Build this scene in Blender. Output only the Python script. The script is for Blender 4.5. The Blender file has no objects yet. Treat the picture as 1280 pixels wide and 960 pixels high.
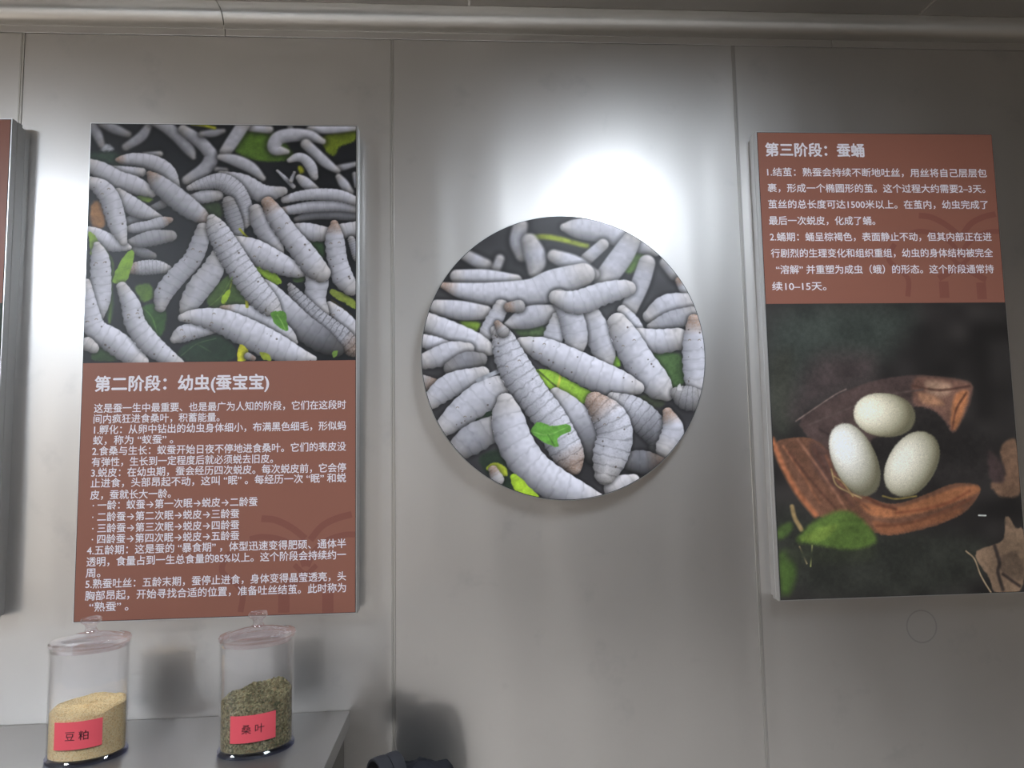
import bpy, bmesh, math
import numpy as np
from mathutils import Vector, Matrix

SC = bpy.context.scene
COL = SC.collection
PI = math.pi
H = 1.45                    # camera height above the floor
D = 1.40                    # camera to steel wall
CEIL = H + .960

# ---------------------------------------------------------------- camera, world, exposure
cam = bpy.data.objects.new('camera', bpy.data.cameras.new('camera'))
COL.objects.link(cam)
FW = Vector((.0590188, .9950364, .0801208)); RT = Vector((.9981632, -.0577235, -.0183905)); UP = Vector((.0136744, -.0810590, .9966155))
m = Matrix((RT, UP, -FW)).transposed().to_4x4(); m.translation = (0, 0, H)
cam.matrix_world = m
cam.data.sensor_width = 36; cam.data.lens = 797.25 / 1280 * 36
cam.data.clip_start = .02
SC.camera = cam
SC.view_settings.view_transform = 'Standard'; SC.view_settings.look = 'None'
SC.view_settings.gamma = 1; SC.view_settings.use_curve_mapping = False
SC.view_settings.exposure = 0.15
SC.cycles.use_denoising = True
SC.cycles.max_bounces = 12; SC.cycles.transparent_max_bounces = 24; SC.cycles.transmission_bounces = 10; SC.cycles.glossy_bounces = 6
SC.cycles.caustics_reflective = False; SC.cycles.caustics_refractive = False
SC.cycles.sample_clamp_indirect = 4
world = bpy.data.worlds.new('room_air'); SC.world = world; world.use_nodes = True
world.node_tree.nodes['Background'].inputs[0].default_value = (1.0, .93, .85, 1)
world.node_tree.nodes['Background'].inputs[1].default_value = .98
LAMP = 64.0                 # strength of the ceiling luminaires
LAMPS = [(-1.86, -.28, 1.7), (.56, .16, .74), (-1.42, -2.4, .6)]  # last entry is an added fill light for the larva panel and jars

# ---------------------------------------------------------------- helpers
def srgb(r, g, b):
    f = lambda c: c / 12.92 if c <= .04045 else ((c + .055) / 1.055) ** 2.4
    return (f(r / 255), f(g / 255), f(b / 255), 1)

def mat(name, col, rough=.5, metal=0, spec=.5, **k):
    mt = bpy.data.materials.new(name); mt.use_nodes = True
    b = mt.node_tree.nodes['Principled BSDF']
    b.inputs['Base Color'].default_value = col
    b.inputs['Roughness'].default_value = rough
    b.inputs['Metallic'].default_value = metal
    b.inputs['Specular IOR Level'].default_value = spec
    for n, v in k.items(): b.inputs[n.replace('_', ' ')].default_value = v
    return mt

def link(name, me, material=None, parent=None, smooth=None):
    o = bpy.data.objects.new(name, me); COL.objects.link(o)
    if material: me.materials.append(material)
    if parent: o.parent = parent
    if smooth is not None:
        me.polygons.foreach_set('use_smooth', [True] * len(me.polygons))
        if smooth < 3: me.set_sharp_from_angle(angle=smooth)
    return o

def obj(name, bm, material=None, parent=None, smooth=None):
    bmesh.ops.recalc_face_normals(bm, faces=bm.faces)
    me = bpy.data.meshes.new(name); bm.to_mesh(me); bm.free()
    return link(name, me, material, parent, smooth)

def tag(o, label, cat, group=None, kind=None):
    o['label'] = label; o['category'] = cat
    if group: o['group'] = group
    if kind: o['kind'] = kind
    return o

def empty(name, loc, rz=0):
    o = bpy.data.objects.new(name, None); COL.objects.link(o)
    o.empty_display_size = .05
    o.location = loc; o.rotation_euler = (0, 0, rz)
    return o

def box(bm, x0, x1, y0, y1, z0, z1, bev=0, seg=2):
    v = [bm.verts.new((x, y, z)) for z in (z0, z1) for y in (y0, y1) for x in (x0, x1)]
    fs = [bm.faces.new([v[i] for i in f]) for f in ((0, 2, 3, 1), (4, 5, 7, 6), (0, 1, 5, 4), (2, 6, 7, 3), (0, 4, 6, 2), (1, 3, 7, 5))]
    if bev:
        es = list({e for f in fs for e in f.edges})
        bmesh.ops.bevel(bm, geom=es, offset=bev, segments=seg, profile=.5, affect='EDGES')

def boxo(name, a, material, parent=None, bev=0, seg=2):
    bm = bmesh.new(); box(bm, *a, bev=bev, seg=seg)
    return obj(name, bm, material, parent, .6)

def loft(bm, rings, close=True, cap0=True, cap1=True):
    """rings of equal length joined into one skin"""
    R = [[bm.verts.new(p) for p in r] for r in rings]
    n = len(R[0])
    for a, b in zip(R, R[1:]):
        for i in range(n if close else n - 1):
            bm.faces.new((a[i], a[(i + 1) % n], b[(i + 1) % n], b[i]))
    if cap0: bm.faces.new(R[0][::-1])
    if cap1: bm.faces.new(R[-1])
    return R

def oval(a, b, z, n=72, p=2.0):
    r = []
    for i in range(n):
        t = 2 * PI * i / n
        c, s = math.cos(t), math.sin(t)
        r.append((a * math.copysign(abs(c) ** (2 / p), c), b * math.copysign(abs(s) ** (2 / p), s), z))
    return r

def structure(o):
    o['kind'] = 'structure'; return o

# ---------------------------------------------------------------- materials
def steel(name, tint, r1, r2, mix, wave=.0, brush=(90, 90, 2.2), aniso=0.0, mottling=.06, smudge=0):
    """satin stainless steel: a tight and a wide reflection lobe, faint brushing and rolled unevenness"""
    mt = bpy.data.materials.new(name); mt.use_nodes = True
    nt = mt.node_tree; N = nt.nodes; Lk = nt.links
    for n in list(N): N.remove(n)
    out = N.new('ShaderNodeOutputMaterial'); mx = N.new('ShaderNodeMixShader'); mx.inputs[0].default_value = mix
    g1 = N.new('ShaderNodeBsdfAnisotropic'); g2 = N.new('ShaderNodeBsdfAnisotropic')
    co = N.new('ShaderNodeTexCoord'); mp = N.new('ShaderNodeMapping'); mp.inputs['Scale'].default_value = brush
    nz = N.new('ShaderNodeTexNoise'); nz.inputs['Scale'].default_value = 6; nz.inputs['Detail'].default_value = 4
    Lk.new(co.outputs['Object'], mp.inputs[0]); Lk.new(mp.outputs[0], nz.inputs[0])
    big = N.new('ShaderNodeTexNoise'); big.inputs['Scale'].default_value = 2.3; big.inputs['Detail'].default_value = 3
    Lk.new(co.outputs['Object'], big.inputs[0])
    rp = N.new('ShaderNodeValToRGB'); e = rp.color_ramp.elements
    e[0].position = .3; e[1].position = .75
    e[0].color = tuple(c * (1 - mottling) for c in tint[:3]) + (1,); e[1].color = tuple(min(1, c * (1 + mottling)) for c in tint[:3]) + (1,)
    Lk.new(big.outputs[0], rp.inputs[0])
    bp = N.new('ShaderNodeBump'); bp.inputs['Strength'].default_value = .018; bp.inputs['Distance'].default_value = .002
    Lk.new(nz.outputs[0], bp.inputs['Height'])
    src = bp
    if wave:
        w = N.new('ShaderNodeTexNoise'); w.inputs['Scale'].default_value = 2.0; w.inputs['Detail'].default_value = 1.5
        mw = N.new('ShaderNodeMapping'); mw.inputs['Scale'].default_value = (2.4, 1, .4)
        Lk.new(co.outputs['Object'], mw.inputs[0]); Lk.new(mw.outputs[0], w.inputs[0])
        b2 = N.new('ShaderNodeBump'); b2.inputs['Strength'].default_value = 1; b2.inputs['Distance'].default_value = wave
        Lk.new(w.outputs[0], b2.inputs['Height']); Lk.new(bp.outputs[0], b2.inputs['Normal']); src = b2
    colour = rp.outputs[0]
    if smudge:                                             # finger marks and old adhesive
        sm = N.new('ShaderNodeTexNoise'); sm.inputs['Scale'].default_value = 9; sm.inputs['Detail'].default_value = 7; sm.inputs['Roughness'].default_value = .6
        Lk.new(co.outputs['Object'], sm.inputs[0])
        r2_ = N.new('ShaderNodeValToRGB'); e2 = r2_.color_ramp.elements
        e2[0].position = .60; e2[0].color = (1, 1, 1, 1); e2[1].position = .74; e2[1].color = (1 - smudge, 1 - smudge, 1 - smudge * .9, 1)
        Lk.new(sm.outputs[0], r2_.inputs[0])
        mu = N.new('ShaderNodeMix'); mu.data_type = 'RGBA'; mu.blend_type = 'MULTIPLY'; mu.inputs[0].default_value = 1
        Lk.new(rp.outputs[0], mu.inputs[6]); Lk.new(r2_.outputs[0], mu.inputs[7]); colour = mu.outputs[2]
    for g, r in ((g1, r1), (g2, r2)):
        g.inputs['Roughness'].default_value = r
        g.inputs['Anisotropy'].default_value = aniso
        Lk.new(colour, g.inputs['Color']); Lk.new(src.outputs[0], g.inputs['Normal'])
    Lk.new(g1.outputs[0], mx.inputs[1]); Lk.new(g2.outputs[0], mx.inputs[2]); Lk.new(mx.outputs[0], out.inputs[0])
    return mt

M_WALL = steel('brushed steel wall', (.665, .64, .615), .13, .43, .74, wave=.010, smudge=.10)
M_STAIN = steel('dull ring stain', (.42, .40, .39), .3, .6, .6)
M_TRIM = steel('steel trim', (.62, .60, .57), .22, .42, .5)
M_CEIL = steel('steel ceiling', (.40, .38, .35), .35, .6, .5)
M_COUNTER = steel('counter steel', (.50, .485, .47), .30, .55, .5, brush=(2, 90, 90))
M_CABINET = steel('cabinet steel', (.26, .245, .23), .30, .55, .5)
M_ALU = mat('satin aluminium', (.60, .60, .60, 1), .38, 1)
M_ALUGREY = mat('grey aluminium', (.42, .42, .41, 1), .42, 1)
M_GASKET = mat('dark gap', srgb(30, 28, 28), .6)
M_BROWN = mat('brown caption print', srgb(146, 95, 79), .42, 0, .3)
M_MARK = mat('faint darker brown print', srgb(134, 83, 71), .42, 0, .3)
M_TEXT = mat('white lettering', srgb(236, 228, 232), .45, 0, .4)
M_INK = mat('dark red black ink', srgb(62, 16, 24), .6)
M_FLOOR = mat('grey floor', (.70, .63, .56, 1), .5)
M_FARWALL = mat('pale far wall', (.74, .66, .58, 1), .6)
M_SIDE = mat('added side wall', (.42, .36, .29, 1), .6)
M_PAPER = mat('red paper', srgb(250, 98, 108), .62, 0, .3)

def attr_print(name, rough=.44, spec=.36):
    mt = mat(name, (1, 1, 1, 1), rough, 0, spec)
    a = mt.node_tree.nodes.new('ShaderNodeAttribute'); a.attribute_name = 'print'
    mt.node_tree.links.new(a.outputs['Color'], mt.node_tree.nodes['Principled BSDF'].inputs['Base Color'])
    return mt
M_PRINT = attr_print('printed picture')

def clear_plastic(name, tint, gloss=.06, f0=.035, solid=0):
    """thin clear acrylic wall: passes light straight, mirrors at grazing angles"""
    mt = bpy.data.materials.new(name); mt.use_nodes = True
    nt = mt.node_tree; N = nt.nodes; Lk = nt.links
    for n in list(N): N.remove(n)
    out = N.new('ShaderNodeOutputMaterial'); mx = N.new('ShaderNodeMixShader')
    tr = N.new('ShaderNodeBsdfTransparent'); tr.inputs[0].default_value = tint
    gl = N.new('ShaderNodeBsdfGlossy'); gl.inputs['Roughness'].default_value = gloss; gl.inputs[0].default_value = (1, 1, 1, 1)
    lw = N.new('ShaderNodeLayerWeight'); lw.inputs[0].default_value = .5
    pw = N.new('ShaderNodeMath'); pw.operation = 'POWER'; pw.inputs[1].default_value = 3
    ml = N.new('ShaderNodeMath'); ml.operation = 'MULTIPLY_ADD'; ml.inputs[1].default_value = .85; ml.inputs[2].default_value = f0
    Lk.new(lw.outputs['Facing'], pw.inputs[0]); Lk.new(pw.outputs[0], ml.inputs[0])
    Lk.new(ml.outputs[0], mx.inputs[0]); Lk.new(tr.outputs[0], mx.inputs[1]); Lk.new(gl.outputs[0], mx.inputs[2])
    last = mx
    if solid:                                              # thick pieces also bend what lies behind them
        g = N.new('ShaderNodeBsdfGlass'); g.inputs['Color'].default_value = tint; g.inputs['IOR'].default_value = 1.45; g.inputs['Roughness'].default_value = .02
        m2 = N.new('ShaderNodeMixShader'); m2.inputs[0].default_value = solid
        Lk.new(mx.outputs[0], m2.inputs[1]); Lk.new(g.outputs[0], m2.inputs[2]); last = m2
    Lk.new(last.outputs[0], out.inputs[0])
    return mt
M_CLEAR = clear_plastic('clear acrylic wall', (.985, .982, .985, 1), f0=.025)
M_LID = clear_plastic('clear acrylic lid', (.97, .95, .965, 1), .03, .15, .12)
M_BASE = clear_plastic('thick bluish acrylic base', (.74, .77, .95, 1), .05, .08, .3)
M_RIM_HIGHLIGHT = clear_plastic('bright acrylic rim', (.97, .96, .97, 1), .10, .24)

def grain(name, cols, scale, bump, rough=.85):
    mt = mat(name, cols[0], rough, 0, .2); nt = mt.node_tree; N = nt.nodes; b = N['Principled BSDF']
    co = N.new('ShaderNodeTexCoord')
    vo = N.new('ShaderNodeTexVoronoi'); vo.inputs['Scale'].default_value = scale
    nt.links.new(co.outputs['Object'], vo.inputs['Vector'])
    sp = N.new('ShaderNodeSeparateColor'); nt.links.new(vo.outputs['Color'], sp.inputs[0])
    rp = N.new('ShaderNodeValToRGB'); nt.links.new(sp.outputs[0], rp.inputs[0])
    el = rp.color_ramp.elements
    while len(el) < len(cols): el.new(.5)
    for i, c in enumerate(cols):
        el[i].position = i / (len(cols) - 1); el[i].color = c
    nt.links.new(rp.outputs[0], b.inputs['Base Color'])
    bp = N.new('ShaderNodeBump'); bp.inputs['Strength'].default_value = bump; bp.inputs['Distance'].default_value = .0015
    nt.links.new(vo.outputs['Distance'], bp.inputs['Height']); nt.links.new(bp.outputs[0], b.inputs['Normal'])
    return mt
M_MEAL = grain('soybean meal', [srgb(244, 204, 144), srgb(252, 220, 162), srgb(254, 228, 176), srgb(224, 182, 126)], 600, .5)
M_LEAFBITS = grain('dried mulberry leaf crumbs', [srgb(104, 92, 66), srgb(142, 132, 98), srgb(172, 160, 122), srgb(84, 86, 60), srgb(152, 128, 92)], 300, .9)

def cloth(name, col, scale=900):
    mt = mat(name, col, .8, 0, .25); nt = mt.node_tree; N = nt.nodes
    co = N.new('ShaderNodeTexCoord'); w = N.new('ShaderNodeTexNoise'); w.inputs['Scale'].default_value = scale
    bp = N.new('ShaderNodeBump'); bp.inputs['Strength'].default_value = .3; bp.inputs['Distance'].default_value = .0006
    nt.links.new(co.outputs['Object'], w.inputs[0]); nt.links.new(w.outputs[0], bp.inputs['Height']); nt.links.new(bp.outputs[0], N['Principled BSDF'].inputs['Normal'])
    return mt
M_STRAP = cloth('dark grey webbing', srgb(58, 57, 60))
M_BAG = cloth('black nylon', srgb(36, 36, 41))
M_BLACK = mat('flat black', srgb(14, 14, 15), .8)
M_LAMP = bpy.data.materials.new('lit diffuser'); M_LAMP.use_nodes = True
_b = M_LAMP.node_tree.nodes['Principled BSDF']; _b.inputs['Base Color'].default_value = (.9, .9, .9, 1)
_b.inputs['Emission Color'].default_value = (.80, .89, 1, 1); _b.inputs['Emission Strength'].default_value = LAMP
M_WHITE = mat('white lamp housing', (.8, .8, .8, 1), .4)

# ---------------------------------------------------------------- the room
X0, X1, YB = -4.6, 3.6, -4.2
structure(boxo('floor', (X0, X1, YB, D + .1, -.1, 0), M_FLOOR))
structure(boxo('ceiling', (X0, X1, YB, D + .1, CEIL, CEIL + .08), M_CEIL))
structure(boxo('wall_front', (X0, X1, YB - .1, YB, 0, CEIL), M_FARWALL))
structure(boxo('wall_right_added', (X1, X1 + .1, YB, D + .1, 0, CEIL), M_SIDE))  # unseen wall, added to hold back ambient light from the right
wall = structure(boxo('wall_back', (X0, X1, D + .004, D + .1, 0, CEIL), M_GASKET))
SEAMS = (-.9825, -.1775, .6182)
edges = (X0, ) + SEAMS + (1.42, X1)
for a, b in zip(edges, edges[1:]):
    p = boxo('steel_panel', (a + .0008, b - .0008, D, D + .003, .0, H + .9045), M_WALL, wall, .0006, 1)
# upper band under the cove: one long flange, jointed away from the panels' joints
for a, b in ((X0, -.548), (-.548, .86), (.86, X1)):
    boxo('upper_flange', (a + .0006, b - .0006, D - .001, D + .003, H + .9055, H + .932), M_WALL, wall, .0005, 1)
# seam covers: a narrow folded strip with a groove down its middle
for i, x in enumerate(SEAMS + (1.42,)):
    bm = bmesh.new()
    prof = [(-.0046, 0), (-.0041, -.0016), (-.0012, -.0016), (-.0006, -.0003), (.0006, -.0003), (.0012, -.0016), (.0041, -.0016), (.0046, 0)]
    loft(bm, [[(x + u, D + v, z) for u, v in prof] for z in (0, H + .904)], close=False, cap0=False, cap1=False)
    structure(obj('trim_%d' % (i + 1), bm, M_TRIM))
# coved corner moulding between wall and ceiling, in lengths
COVE = .032
for i, (a, b) in enumerate(((X0, -.5520), (-.5500, 1.9), (1.902, X1))):
    bm = bmesh.new(); pr = [(D + .002, CEIL - COVE - .006), (D - .002, CEIL - COVE - .006), (D - .002, CEIL - COVE)]
    for k in range(17):
        t = k / 16 * PI / 2
        pr.append((D - COVE - .002 + COVE * math.cos(t), CEIL - COVE - .002 + COVE * math.sin(t)))
    pr += [(D - COVE - .012, CEIL - .002), (D - COVE - .012, CEIL), (D, CEIL)]
    loft(bm, [[(x, y, z) for y, z in pr] for x in (a, b)])
    structure(obj('trim_%d' % (i + 11), bm, M_TRIM, None, .5))
# hair joints of the ceiling sheets
for i, x in enumerate((-1.1, .0, 1.05, 2.1)):
    structure(boxo('trim_%d' % (i + 21), (x - .004, x + .004, -1.5, D - COVE - .012, CEIL - .0015, CEIL), M_TRIM))

def luminaire(x, y, w, l, m, label, k=1.0):
    t = empty('ceiling_light', (x, y, CEIL))
    tag(t, label, 'ceiling light', 'ceiling lights')
    bm = bmesh.new()
    for a in ((-w/2 - .02, -w/2, -l/2 - .02, l/2 + .02), (w/2, w/2 + .02, -l/2 - .02, l/2 + .02), (-w/2, w/2, -l/2 - .02, -l/2), (-w/2, w/2, l/2, l/2 + .02)):
        box(bm, *a, -.03, 0)
    obj('lamp_frame', bm, M_WHITE, t)
    if k != 1.0:
        m = m.copy(); m.node_tree.nodes['Principled BSDF'].inputs['Emission Strength'].default_value = LAMP * k
    boxo('diffuser', (-w/2, w/2, -l/2, l/2, -.022, -.012), m, t)
    return t
for (x, y, k), lb in zip(LAMPS, ('white ceiling panel light above the larva panel', 'white ceiling panel light above the round picture', 'added unseen fill light far behind, brightening the larva panel side')):
    luminaire(x, y, .30, .60, M_LAMP, lb, k)

# ---------------------------------------------------------------- what is printed, in panel millimetres
LARVAE_ART=[{"p":[[1,972],[63,972],[75,943],[32,923],[2,943]],"c":[48,66,52],"b":14},{"p":[[317,1028],[384,1023],[424,975],[424,957],[363,951],[318,963],[298,977]],"c":[84,112,40],"b":8},{"p":[[481,1009],[515,1021],[559,1036],[559,1000],[521,988],[512,964],[492,976]],"c":[118,132,40],"b":8},{"p":[[209,859],[275,868],[281,828],[253,828]],"c":[52,66,40],"b":10},{"p":[[437,781],[493,781],[491,735],[454,747]],"c":[50,72,44],"b":8},{"p":[[99,685],[136,690],[142,656],[116,645]],"c":[78,104,42],"b":6},{"p":[[113,642],[154,648],[170,622],[161,572],[134,577]],"c":[52,84,38],"b":7},{"p":[[37,770],[62,657],[58,606],[41,623]],"c":[46,66,42],"b":7},{"p":[[246,656],[278,695],[299,712],[333,666],[328,632],[257,633]],"c":[66,86,44],"b":5},{"p":[[194,549],[231,574],[280,582],[313,548],[308,522],[189,524]],"c":[36,52,38],"b":5},{"p":[[30,562],[75,567],[82,525],[13,526]],"c":[50,72,40],"b":5},{"p":[[7,862],[28,868],[41,816],[25,799],[6,816]],"c":[160,112,66],"b":8},{"p":[[99,875],[110,879],[138,871],[126,861],[111,865]],"c":[112,140,46],"b":5},{"w":[[2,1035,12.0],[14,1013,12.0],[25,987,8.7]],"b":12,"t":0.8},{"w":[[26,1034,10.9],[51,1022,12.1],[79,1010,8.8]],"b":12,"t":0.72},{"p":[[37,993],[19,973],[56,975]],"c":[170,170,176],"b":7},{"w":[[121,1030,8.8],[105,1005,12.1],[75,983,9.9]],"b":11,"t":0.78},{"w":[[134,1037,9.9],[158,1027,14.4],[181,1007,14.4],[205,979,13.3],[215,961,6.6]],"b":11,"t":0.82},{"w":[[192,1023,11.1],[223,1000,14.4],[243,979,14.5],[252,962,15.6],[240,937,15.5],[202,911,11.0]],"b":9,"t":0.86},{"w":[[231,1013,7.8],[255,1015,10.0],[276,1020,6.7]],"b":12,"t":0.75},{"l":[[210,1036],[233,1033],[258,1027]],"c":[165,165,45],"r":6,"b":5},{"w":[[333,1027,9.0],[373,1024,10.1]],"b":11,"t":0.95},{"w":[[319,1036,14.6],[296,998,14.5],[281,973,13.4]],"b":9,"t":0.95},{"w":[[271,962,7.8],[302,955,13.4],[335,939,13.4],[360,916,7.8]],"b":9,"t":0.9},{"w":[[265,934,7.8],[282,932,7.8]],"b":11,"t":0.75},{"w":[[416,1034,7.9],[419,1018,7.9]],"b":11,"t":0.9},{"w":[[461,1025,11.4],[509,1026,10.3],[556,1030,8.0]],"b":11,"t":0.98},{"w":[[486,999,8.0],[457,1011,13.6],[418,1012,15.8],[391,1004,15.8],[385,982,14.6],[411,975,6.8]],"b":9,"t":0.95},{"w":[[521,939,9.1],[558,949,6.8]],"b":11,"t":0.85},{"w":[[451,992,12.5],[489,955,12.5],[518,933,7.4]],"b":9,"t":0.92},{"p":[[433,946],[446,943],[448,928],[437,925]],"c":[165,165,45],"b":6},{"w":[[416,956,6.2],[433,963,10.2],[448,959,11.3],[462,942,12.4],[469,920,9.0]],"b":6,"t":0.95},{"w":[[521,920,7.9],[532,904,11.3],[544,887,10.2]],"b":9,"t":0.9},{"w":[[555,926,6.8],[559,899,5.7]],"b":9,"t":0.8},{"w":[[391,933,3.4],[408,916,5.1],[425,898,5.6]],"b":5,"t":0.9},{"w":[[427,929,3.9],[420,911,5.1]],"b":5,"t":0.9},{"w":[[437,918,7.9],[450,907,12.4],[470,890,11.3]],"b":6,"t":0.95},{"w":[[432,826,6.7],[459,834,10.1],[490,837,11.3],[560,833,11.3]],"b":6,"t":0.6},{"w":[[400,844,8.4],[428,848,11.2],[465,854,12.4],[521,856,12.4],[559,851,11.3]],"b":5,"t":0.9,"h":1},{"w":[[407,869,8.4],[436,877,11.2],[474,881,13.0],[521,879,13.0],[559,866,10.2]],"b":5,"t":0.95},{"w":[[145,968,7.7],[113,964,8.8]],"b":9,"t":0.9},{"w":[[59,955,5.5],[72,955,10.9],[96,956,14.2],[136,947,16.5],[163,927,16.5],[179,894,11.0]],"b":4,"t":0.95,"h":1},{"w":[[47,936,6.5],[78,929,12.0],[109,928,9.9]],"b":5,"t":0.95},{"w":[[2,945,11.9],[26,931,18.5],[60,911,19.6],[95,900,18.6],[131,884,10.9]],"b":4,"t":0.97},{"w":[[132,849,7.6],[154,859,9.9]],"b":5,"t":0.6},{"w":[[208,868,9.9],[239,875,14.4],[268,878,11.1]],"b":5,"t":0.9},{"w":[[75,817,9.8],[100,825,12.0],[127,833,9.8]],"b":3,"t":0.62},{"w":[[61,879,14.1],[85,859,18.5],[111,844,16.4],[149,829,6.6]],"b":3,"t":0.95},{"w":[[81,804,5.4],[101,807,10.9],[128,810,13.1],[152,819,12.0],[171,825,5.5]],"b":2.5,"t":0.9,"h":2},{"w":[[97,762,7.6],[116,754,10.8],[137,747,7.6]],"b":3,"t":0.6},{"w":[[89,777,6.5],[112,780,14.1],[139,786,16.3],[172,790,12.0]],"b":3,"t":0.78},{"w":[[6,804,6.5],[22,792,14.0],[47,776,17.3],[72,769,11.9],[88,765,5.4]],"b":2,"t":1},{"w":[[5,907,10.8],[27,894,17.4],[44,873,19.5],[55,842,19.5],[64,810,17.3],[76,777,7.6]],"b":2,"t":1,"s":1},{"w":[[93,720,10.8],[119,722,15.2],[146,723,14.1],[169,719,7.6]],"b":2,"t":0.9,"k":1,"h":1},{"w":[[125,925,6.6],[144,904,17.6],[178,875,22.0],[209,850,20.9],[234,832,15.4],[247,816,7.7]],"b":4,"t":0.88,"h":3},{"w":[[274,921,11.1],[318,905,20.1],[361,883,19.0],[403,888,10.1]],"b":5,"t":0.92},{"w":[[208,894,6.6],[235,903,12.2],[271,909,17.8],[299,893,20.0],[319,863,17.8],[328,831,14.4],[325,812,6.7]],"b":4,"t":0.92,"k":1},{"w":[[290,863,13.3],[300,831,16.6],[308,802,14.9],[305,779,11.0]],"b":4,"t":0.75,"k":1},{"w":[[347,846,13.4],[360,816,21.1],[381,781,21.1],[397,752,10.0]],"b":3,"t":0.92},{"l":[[314,805],[331,787],[356,773]],"c":[165,165,45],"r":4,"b":2},{"w":[[423,806,10.1],[454,799,19.0],[493,794,15.7]],"b":3,"t":0.95},{"w":[[524,800,15.8],[561,805,17.0]],"b":3,"t":0.95},{"w":[[548,782,7.9],[560,743,9.0]],"b":3,"t":0.8,"k":1},{"w":[[238,805,13.2],[232,776,17.6],[217,738,18.6],[185,701,19.6],[161,667,18.4],[155,638,10.8]],"b":2,"t":0.9,"s":1},{"w":[[270,744,16.5],[256,710,23.0],[232,677,24.0],[213,644,18.5],[204,626,8.7]],"b":1.5,"t":0.95,"y":1},{"l":[[294,718],[300,695],[284,638]],"c":[120,130,50],"r":3,"b":1.5},{"p":[[276,653],[294,678],[299,667],[284,641]],"c":[150,178,50],"b":2},{"p":[[324,744],[354,729],[388,712],[407,689],[391,683],[366,701],[338,721]],"c":[138,170,52],"b":2.5},{"p":[[421,712],[454,712],[449,689],[427,689]],"c":[54,70,40],"b":4},{"w":[[305,777,13.3],[343,758,24.4],[387,735,23.3],[427,717,16.7],[453,710,7.8]],"b":1.5,"t":1,"s":1},{"p":[[505,676],[524,670],[559,649],[559,628],[533,645],[502,663]],"c":[128,140,60],"b":3},{"p":[[499,660],[550,619],[559,602],[522,620]],"c":[84,74,44],"b":5},{"w":[[512,816,8.5],[513,781,19.1],[519,735,20.2],[530,700,21.3],[547,676,15.7]],"b":2,"t":0.97,"s":1,"h":1},{"w":[[502,638,10.0],[527,611,17.8],[558,579,17.9]],"b":2,"t":0.95,"s":1},{"w":[[477,712,22.3],[476,689,23.4],[474,654,20.0],[486,624,15.6]],"b":2,"t":0.95},{"w":[[372,862,13.4],[392,829,20.1],[417,792,21.2],[446,755,23.5],[468,726,23.5],[485,709,19.0]],"b":2,"t":0.98,"s":1,"h":1},{"w":[[420,683,5.5],[435,657,14.4],[469,617,20.0],[502,587,23.3],[533,564,22.2],[551,544,14.5]],"b":1.5,"t":0.8,"k":2,"h":2},{"w":[[357,695,5.5],[377,671,17.7],[411,632,23.2],[444,597,25.4],[483,567,24.4],[519,543,13.3]],"b":1.5,"t":0.93,"f":1},{"w":[[185,570,8.6],[204,582,17.3],[236,588,14.1],[271,592,8.7]],"b":1.5,"t":0.95,"s":1},{"w":[[283,631,9.8],[323,623,18.6],[372,606,20.9],[411,579,16.5],[431,561,6.6]],"b":1.5,"t":0.93,"h":1},{"l":[[330,661],[332,638]],"c":[165,165,45],"r":6,"b":2},{"w":[[256,827,9.9],[268,802,20.9],[289,764,25.3],[317,718,26.4],[345,677,26.4],[373,645,23.1],[393,625,11.0]],"b":1.5,"t":1,"k":1,"s":1},{"p":[[378,627],[411,629],[414,603],[419,583],[400,592],[388,603]],"c":[98,150,58],"b":2},{"l":[[394,620],[403,606],[411,589]],"c":[130,176,84],"r":2,"b":1.5},{"l":[[88,756],[81,730],[69,693]],"c":[160,196,80],"r":2,"b":1.5},{"l":[[199,535],[231,560],[269,571]],"c":[64,84,56],"r":2,"b":1.5},{"l":[[231,560],[259,543]],"c":[58,78,52],"r":2,"b":1.5},{"l":[[119,637],[138,617],[150,583]],"c":[84,120,56],"r":2,"b":2},{"l":[[251,636],[278,661],[300,701]],"c":[92,118,58],"r":2,"b":2},{"w":[[200,615,8.7],[225,617,15.2],[274,609,24.0],[329,584,28.4],[387,554,27.4],[442,532,15.4],[470,526,6.6]],"b":1.5,"t":1,"s":1},{"p":[[316,559],[329,556],[336,542],[332,522],[311,522]],"c":[190,185,45],"b":2},{"p":[[357,544],[381,536],[384,522],[365,525]],"c":[150,160,50],"b":2},{"w":[[335,533,7.6],[346,528,5.5]],"b":2,"t":0.8,"h":2},{"p":[[4,804],[17,793],[29,770],[24,736],[11,736]],"c":[130,160,50],"b":2},{"l":[[30,770],[54,736],[55,691],[53,606]],"c":[80,104,44],"r":5,"b":3},{"w":[[23,770,7.5],[30,739,18.3],[33,691,20.4],[32,653,20.3],[23,619,17.1]],"b":1.5,"t":1,"s":1},{"w":[[5,691,7.5],[13,632,17.1],[26,592,21.3],[57,571,23.5],[94,544,22.5],[120,522,13.9]],"b":1.5,"t":1,"s":1},{"w":[[10,562,13.8],[23,553,10.6]],"b":2,"t":0.95},{"p":[[99,761],[83,757],[60,713],[56,688],[86,690],[98,736]],"c":[132,170,52],"b":2},{"w":[[76,681,10.8],[95,642,18.3],[106,602,20.4],[137,560,21.5],[176,530,15.1],[197,518,9.7]],"b":1.5,"t":0.98,"s":1},{"p":[[508,540],[522,544],[519,531],[511,526]],"c":[110,140,60],"b":2}]
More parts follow.
